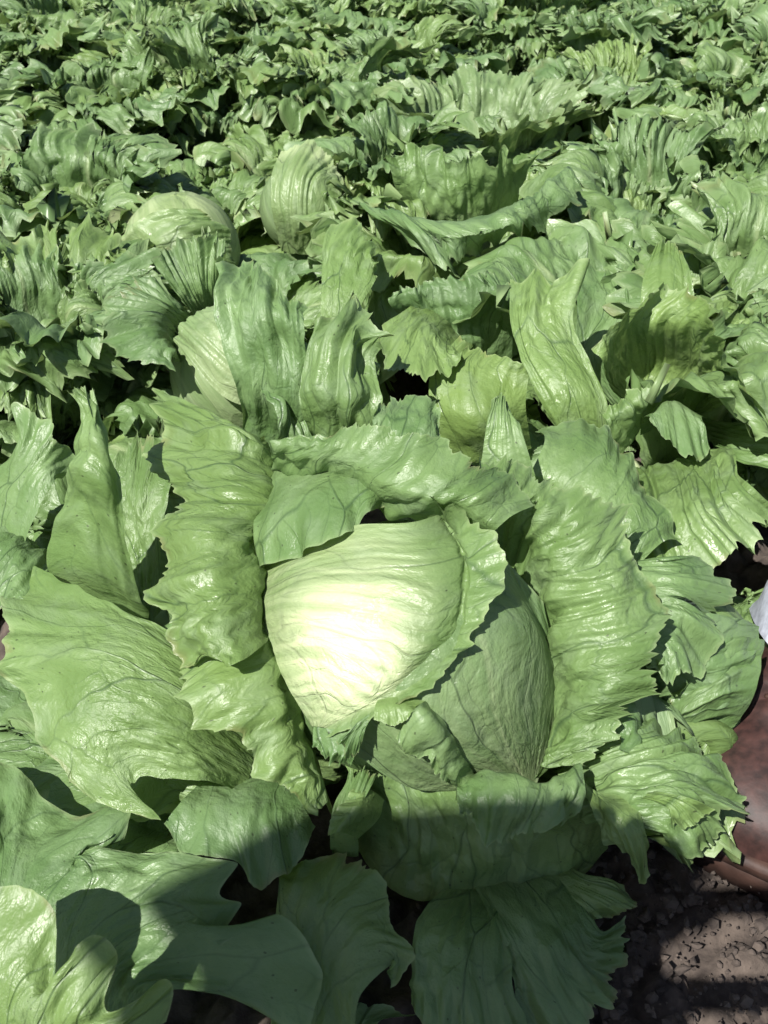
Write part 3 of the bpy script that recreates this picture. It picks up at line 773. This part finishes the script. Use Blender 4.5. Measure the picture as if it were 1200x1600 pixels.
for k, y in enumerate(rows_):
    hw = (y*CT+.3)*0.382 + 0.12; xs = []
    x = -hw + rnd.uniform(0, .1)
    while x < hw:
        xx, yy = x + rnd.uniform(-.06, .06), y + rnd.uniform(-.10, .10)
        if all(math.hypot(xx-a, yy-b) > .165 for a, b in spots): xs.append((xx, yy))
        x += .215
    for i, (xx, yy) in enumerate(xs):
        spots.append((xx, yy))
        field_lettuce(xx, yy, f'green leafy lettuce, {ordn[i]} from the left in the {ordn[k]} row of the far field', head=rnd.random() < 0)

# low outer leaves that close the canopy under the traced plants
def skirt(plant, angles, sc=1.0, zs=0.55, kind='outer', r0=0.0):
    for a in angles:
        o = bpy.data.objects.new('leaf', rnd.choice(BANK[kind])); COL.objects.link(o); o.parent = plant
        a = math.radians(a + rnd.uniform(-8, 8)); k = sc*rnd.uniform(.9, 1.1)
        o.location = (r0*math.cos(a), r0*math.sin(a), 0.004)
        o.rotation_euler = (rnd.uniform(-.08, .08), rnd.uniform(-.08, .08), a); o.scale = (k, k*rnd.choice((1, -1)), k*zs)
skirt(main, (10, 45, 80, 115, 150, 185), 1.15, .55)
skirt(main, (20, 60, 100, 140), 1.05, .85)
skirt(left, (0, 40, 80, 120, 200, 250, 300, 340), 1.1, .7)
skirt(left, (20, 70, 110, 320), 1.0, 1.1)
skirt(front, (100, 150), 1.0, .30)
skirt(main, (165, 180, 193), 1.0, .35, r0=.09)
skirt(left, (270, 300, 330), 1.0, .6, r0=.06)
skirt(main, (184, 198), 1.0, .45, r0=.15)
skirt(bowl, (0, 50, 100, 150, 200, 240, 280, 320), 1.1, .8)
skirt(bowl, (20, 80, 140, 300, 340), 1.0, 1.1, 'middle')
skirt(mid, (0, 45, 90, 135, 180, 225, 270, 315), 1.1, .9)
skirt(mid, (30, 100, 170, 250), 1.0, .95, 'middle')
skirt(right, (10, 60, 110, 160), .8, .6)
for pl in (draped, dome, shiny, pearl, cup):
    skirt(pl, range(0, 360, 52), 1.0, .85)
    skirt(pl, (20, 90, 160, 230), .92, .85, 'middle')

# every plant stands on a short stout stalk
A_, Z_ = np.meshgrid(np.linspace(0, 2*math.pi, 17), np.linspace(0, 1, 6))
R_ = (.019 + .004*np.sin(Z_*5) - .004*Z_ + .002*np.sin(A_*5))*np.where(Z_ > .99, .02, 1)
G = np.stack([R_*np.cos(A_), R_*np.sin(A_), -.012 + .062*Z_], -1)
STEM = mesh_from_grid('stem', G, np.stack([A_*.05, Z_*.3], -1), np.full(A_.shape, .6), LEAF)
for o in [o for o in COL.objects if o.type == 'EMPTY' and o.get('category') == 'lettuce']:
    q = bpy.data.objects.new('stem', STEM); COL.objects.link(q); q.parent = o; q.scale = (.8, .8, .45)
    if o in (low, bowl, front, left): q.scale = (.55, .55, .3)
    if o == low: q.location = Vector(at(775, 1372, 0)) - o.location

# ------------------------------------------------------------------ people: the photographer behind the camera, someone in boots at the right
def plain(name, col, rough, scale=30, amt=.35, bump=.002, spec=.3):
    m, N, K = new_mat(name)
    tc = N.new('ShaderNodeTexCoord'); n = N.new('ShaderNodeTexNoise'); n.inputs['Scale'].default_value = scale; n.inputs['Detail'].default_value = 5
    K.new(tc.outputs['Object'], n.inputs['Vector'])
    cr = N.new('ShaderNodeValToRGB'); cr.color_ramp.elements[0].position = .3; cr.color_ramp.elements[1].position = .7
    cr.color_ramp.elements[0].color = tuple(c*(1-amt) for c in col)+(1,); cr.color_ramp.elements[1].color = tuple(min(c*(1+amt), 1) for c in col)+(1,)
    K.new(n.outputs[0], cr.inputs[0])
    pb = N.new('ShaderNodeBsdfPrincipled'); K.new(cr.outputs[0], pb.inputs['Base Color']); pb.inputs['Roughness'].default_value = rough
    pb.inputs['Specular IOR Level'].default_value = spec
    bp = N.new('ShaderNodeBump'); bp.inputs['Strength'].default_value = .6; bp.inputs['Distance'].default_value = bump
    K.new(n.outputs[0], bp.inputs['Height']); K.new(bp.outputs[0], pb.inputs['Normal'])
    o = N.new('ShaderNodeOutputMaterial'); K.new(pb.outputs[0], o.inputs[0])
    return m
SKIN = plain('skin', (.42, .25, .17), .5, 60, .12, .0005); HAIR = plain('hair', (.03, .02, .015), .6, 90, .3)
DENIM = plain('pale_denim', (.40, .43, .50), .85, 220, .22, .0006); SHIRT = plain('cotton_shirt', (.30, .33, .38), .85, 40, .15)
DARKDENIM = plain('blue_denim', (.07, .09, .15), .85, 220, .2, .0006)
LEATHER = plain('worn_leather', (.038, .016, .013), .58, 130, .6, .0007, .5); SOLE = plain('boot_sole', (.045, .024, .018), .6, 60, .4); BLACK = plain('black_plastic', (.02, .02, .02), .4)
def skin_mesh(name, chains, mat, parent, sub=2):
    vs, es, rs, key = [], [], [], {}
    for ch in chains:
        last = None
        for (p, r) in ch:
            k = tuple(round(c, 4) for c in p)
            if k not in key: key[k] = len(vs); vs.append(p); rs.append(r)
            i = key[k]
            if last is not None and last != i: es.append((last, i))
            last = i
    me = bpy.data.meshes.new(name); me.from_pydata(vs, es, [])
    o = bpy.data.objects.new(name, me); COL.objects.link(o)
    o.modifiers.new('skin', 'SKIN').use_smooth_shade = True
    if not me.skin_vertices: me.attributes.new('skin', 'FLOAT', 'POINT')
    sm = o.modifiers.new('sub', 'SUBSURF'); sm.levels = sub; sm.render_levels = sub
    return o, rs
def grow(name, chains, mat, parent, sub=2):
    o, rs = skin_mesh(name, chains, mat, parent, sub)
    bpy.context.view_layer.objects.active = o
    lay = o.data.skin_vertices
    if len(lay) == 0:
        bpy.ops.object.select_all(action='DESELECT'); o.select_set(True); bpy.ops.mesh.customdata_skin_add(); lay = o.data.skin_vertices
    for v, r in zip(lay[0].data, rs): v.radius = (r, r)
    lay[0].data[0].use_root = True
    dg = bpy.context.evaluated_depsgraph_get(); me = bpy.data.meshes.new_from_object(o.evaluated_get(dg))
    me.name = name; me.materials.clear(); me.materials.append(mat)
    for p in me.polygons: p.use_smooth = True
    bpy.data.objects.remove(o)
    return part(name, me, parent)
def V(*a): return np.array(a, float)
def person(label, J, shirt, trousers, loc):
    t = thing('person', label, 'person', loc)
    P = {k: V(*v) for k, v in J.items()}
    hd = (P['head']-P['neck']); hd /= np.linalg.norm(hd)
    fwd = V(*J['face']); fwd -= hd*(fwd @ hd); fwd /= np.linalg.norm(fwd); sidev = np.cross(fwd, hd)
    c = P['head']
    body = [[(P['pelvis'], .125), (P['spine'], .12), (P['chest'], .135), (P['neck'], .055), (c-hd*.06, .062), (c+hd*.02+fwd*.005, .088), (c+hd*.085, .065)],
            [(c+hd*.02+fwd*.005, .088), (c+fwd*.098-hd*.01, .012)]]
    sh, tr, fin = [body[0][:3]], [[(P['pelvis'], .145), (P['pelvis']*.6+P['spine']*.4, .14)]], []
    sh = [[(P['pelvis'], .140), (P['spine'], .137), (P['chest'], .150), (P['chest']*.45+P['neck']*.55, .075)]]
    for q in 'RL':
        S_, E, W, H = P['shoulder'+q], P['elbow'+q], P['wrist'+q], P['hand'+q]
        body.append([(P['chest'], .135), (S_, .055), (E, .040), (W, .026), (W*.35+H*.65, .030)])
        sh.append([(P['chest'], .150), (S_, .075), (E, .062), (E*.1+W*.9, .055)])
        hv = (H-W); hv /= np.linalg.norm(hv); up = V(0, 0, 1); ac = np.cross(hv, up); ac /= np.linalg.norm(ac)
        for k, ln in enumerate((.060, .072, .068, .052)):
            b = W*.35+H*.65 + ac*(.026-.0175*k); body.append([(W*.35+H*.65, .030), (b+hv*.03, .0095), (b+hv*(.03+ln*.5)-up*.008, .0085), (b+hv*(.03+ln*.75)-up*.030, .007)])
        b = W*.6+H*.4; body.append([(W*.35+H*.65, .030), (b+ac*.035+hv*.01, .011), (b+ac*.045+hv*.045-up*.01, .009)])
        hp, kn, an, te = P['hip'+q], P['knee'+q], P['ankle'+q], P['toe'+q]
        body.append([(P['pelvis'], .125), (hp, .085), (kn, .055), (an, .038), (te, .030)])
        tr.append([(P['pelvis'], .145), (hp, .100), (hp*.5+kn*.5, .088), (kn, .074), (kn*.4+an*.6, .074), (kn*.05+an*.95+V(0, 0, .02), .078)])
    grow('body', body, SKIN, t); grow('shirt', sh, shirt, t); grow('trousers', tr, trousers, t)
    hair = [[(c+hd*.05-fwd*.02, .095), (c+hd*.09-fwd*.015, .070)], [(c+hd*.05-fwd*.02, .095), (c-hd*.03-fwd*.05, .065)]]
    grow('hair', hair, HAIR, t)
    for sgn in (-1, 1):
        grow('ear', [[(c+sidev*sgn*.086-hd*.005, .012), (c+sidev*sgn*.094+hd*.022-fwd*.01, .011)]], SKIN, t, 1)
        grow('eye', [[(c+sidev*sgn*.032+hd*.015+fwd*.080, .009), (c+sidev*sgn*.034+hd*.015+fwd*.083, .009)]], BLACK, t, 1)
    return t
def boot_meshes(toe, ang, mat, sole, parent):
    ca, sa = math.cos(ang), math.sin(ang)
    def W(x, y, z): return (toe[0] + x*ca - y*sa, toe[1] + x*sa + y*ca, z)
    prof = [(0.000,.006,.020),(.004,.024,.036),(.014,.037,.047),(.035,.047,.056),(.07,.052,.062),(.11,.050,.072),(.15,.043,.085),(.19,.040,.100),(.23,.039,.112),(.265,.038,.118),(.288,.030,.118),(.296,.012,.110)]
    pts = np.array([[resample(np.array([[p[0], p[1], p[2]] for p in prof]), 60)]])[0, 0]
    n = 36; G = []
    for (y, hw, h) in pts:
        a = np.linspace(0, math.pi, n); x = hw*np.sign(np.cos(a))*np.abs(np.cos(a))**.75; z = .020 + (h-.020+.004)*np.sin(a)**.72
        cr = .0022*noise(y*55, a*1.5, 3)*math.exp(-((y-.10)/.035)**2)*3
        G.append([W(x[i]*(1+cr[i]*4), y, z[i]+cr[i]) for i in range(n)])
    G = np.array(G)
    part('upper', mesh_from_grid('upper', G, np.zeros(G.shape[:2]+(2,)), np.zeros(G.shape[:2]), mat), parent)
    ol = np.array([(0,-.004),(.03,-.001),(.046,.018),(.055,.05),(.057,.085),(.050,.13),(.043,.18),(.044,.24),(.036,.285),(.018,.302),(0,.304)])
    ol = np.concatenate([ol, (ol*[-1, 1])[::-1][1:]]); ol = resample(ol, 120)
    for nm, z0, z1, ex in (('welt', .0165, .0245, .003), ('sole', -.004, .0160, 0.0)):
        G = []
        cz = np.array([0, .145])
        for zz, e in ((z0, -.004), (z0+.001, ex), ((z0+z1)/2, ex-.0012), (z1-.001, ex), (z1, -.004), (z1+.0004, -.02)):
            q = ol + (ol-cz)/np.linalg.norm(ol-cz, axis=1, keepdims=True)*e
            G.append([W(p[0], p[1], zz) for p in q])
        part(nm, mesh_from_grid(nm, np.array(G), np.zeros((6, 120, 2)), np.zeros((6, 120)), sole), parent)
    # tongue flap and lace
    G = np.array([[W(x, y, z+.004-.9*x*x*4) for x in np.linspace(-.028, .028, 12)] for y, z in ((.082,.0645),(.10,.069),(.13,.078),(.16,.090),(.19,.102))])
    part('tongue', mesh_from_grid('tongue', G, np.zeros(G.shape[:2]+(2,)), np.zeros(G.shape[:2]), mat), parent)
    for k in range(4):
        y = .092+.024*k; z = .0725+.0085*k
        grow('lace', [[(W(-.024, y, z-.004), .0022), (W(0, y+.004, z+.003), .0022), (W(.024, y+.008, z-.002), .0022)]], SOLE, parent, 1)
def trouser_leg(name, a, b, ra, rb, mat, parent):
    a, b = V(*a), V(*b); d = (b-a); L = np.linalg.norm(d); d /= L; e1 = np.cross(d, V(0, 1, 0)); e1 /= np.linalg.norm(e1); e2 = np.cross(d, e1)
    T, A = np.meshgrid(np.linspace(0, 1, 60), np.linspace(0, 2*math.pi, 65), indexing='ij')
    r = ra + (rb-ra)*T + .006*noise(T*14+np.cos(A), np.sin(A)*1.5+T*3, 6)*(1.3-T)
    G = a + d*(T*L)[..., None] + (e1*np.cos(A)[..., None] + e2*np.sin(A)[..., None])*r[..., None]
    part(name, mesh_from_grid(name, G, np.stack([A, T], -1), np.zeros(A.shape), mat), parent)

person('person crouching behind the camera in a grey shirt, holding a camera',
       dict(pelvis=(-.40,-.94,.78), spine=(-.41,-.82,.90), chest=(-.42,-.66,1.00), neck=(-.460,-.560,1.05), head=(-.468,-.466,1.09), face=(.5,.6,-.6),
            shoulderR=(-.24,-.62,.96), elbowR=(-.12,-.36,.74), wristR=(.02,-.16,.63), handR=(.035,-.065,.59),
            shoulderL=(-.57,-.70,.93), elbowL=(-.30,-.36,.76), wristL=(-.165,-.09,.675), handL=(-.118,-.005,.635),
            hipR=(-.31,-.94,.74), kneeR=(-.28,-.80,.42), ankleR=(-.28,-.92,.07), toeR=(-.27,-.78,.03),
            hipL=(-.49,-.94,.74), kneeL=(-.52,-.80,.42), ankleL=(-.52,-.92,.07), toeL=(-.53,-.78,.03)), SHIRT, DARKDENIM, (-.40, -.80, 0))
who = person('person at the right edge wearing worn brown leather boots and pale grey trousers',
       dict(pelvis=(.82,.72,.90), spine=(.82,.73,1.05), chest=(.82,.72,1.25), neck=(.82,.70,1.44), head=(.82,.68,1.58), face=(-.5,-.6,-.3),
            shoulderR=(.64,.74,1.38), elbowR=(.61,.78,1.10), wristR=(.62,.66,.88), handR=(.62,.60,.80),
            shoulderL=(1.00,.70,1.38), elbowL=(1.04,.72,1.10), wristL=(1.02,.62,.88), handL=(1.02,.58,.80),
            hipR=(.74,.72,.86), kneeR=(.66,.64,.50), ankleR=(.385,.565,.09), toeR=(.31,.47,.04),
            hipL=(.90,.72,.86), kneeL=(.89,.68,.48), ankleL=(.87,.74,.09), toeL=(.84,.60,.045)), SHIRT, DENIM, (.5, .65, 0))
boot_meshes((.222, .378), math.radians(-33), LEATHER, SOLE, who)
boot_meshes((.82, .53), math.radians(-10), LEATHER, SOLE, who)
trouser_leg('trouser_cuff', (.338, .508, .032), (.62, .62, .46), .090, .084, DENIM, who)
G = np.array([[(x, y, z) for x, z in ((-.140,.53),(.022,.53),(.022,.625),(-.140,.625),(-.140,.53))] for y in (-.045, -.043, -.026, -.024)])  # out of view; body widened beyond a real camera to fill the shadow
cc = thing('widened_camera', 'unseen black camera held in both hands, body widened to cast more shadow', 'camera', (0, -.035, .535))
part('camera_body', mesh_from_grid('camera_body', G, np.zeros((4, 5, 2)), np.zeros((4, 5)), BLACK), cc)

# clods on the bare soil at the right
def clods():
    r = np.random.RandomState(3); vs, fs = [], []
    base = np.array([(0,0,1),(.89,0,.45),(.28,.85,.45),(-.72,.53,.45),(-.72,-.53,.45),(.28,-.85,.45),(.72,.53,-.45),(-.28,.85,-.45),(-.89,0,-.45),(-.28,-.85,-.45),(.72,-.53,-.45),(0,0,-1)])
    tri = [(0,1,2),(0,2,3),(0,3,4),(0,4,5),(0,5,1),(1,6,2),(2,7,3),(3,8,4),(4,9,5),(5,10,1),(6,7,2),(7,8,3),(8,9,4),(9,10,5),(10,6,1),(11,7,6),(11,8,7),(11,9,8),(11,10,9),(11,6,10)]
    for i in range(9000):
        x, y = r.uniform(.02, .5), r.uniform(.14, .60); q = .0005 + .0042*r.rand()**3.0
        p = base*(q*r.uniform(.5, 1.4, (12, 1)))*[r.uniform(.7, 1.3), r.uniform(.7, 1.3), .75] + [x, y, r.uniform(-.002, .006)]
        fs += [tuple(len(vs)+k for k in t) for t in tri]; vs += p.tolist()
    me = bpy.data.meshes.new('soil_clods'); me.from_pydata(vs, [], fs); me.materials.append(SOIL)
    o = bpy.data.objects.new('soil_clods', me); COL.objects.link(o); o['kind'] = 'stuff'; o['label'] = 'crumbly brown soil clods on the bare ground'; o['category'] = 'soil'
clods()
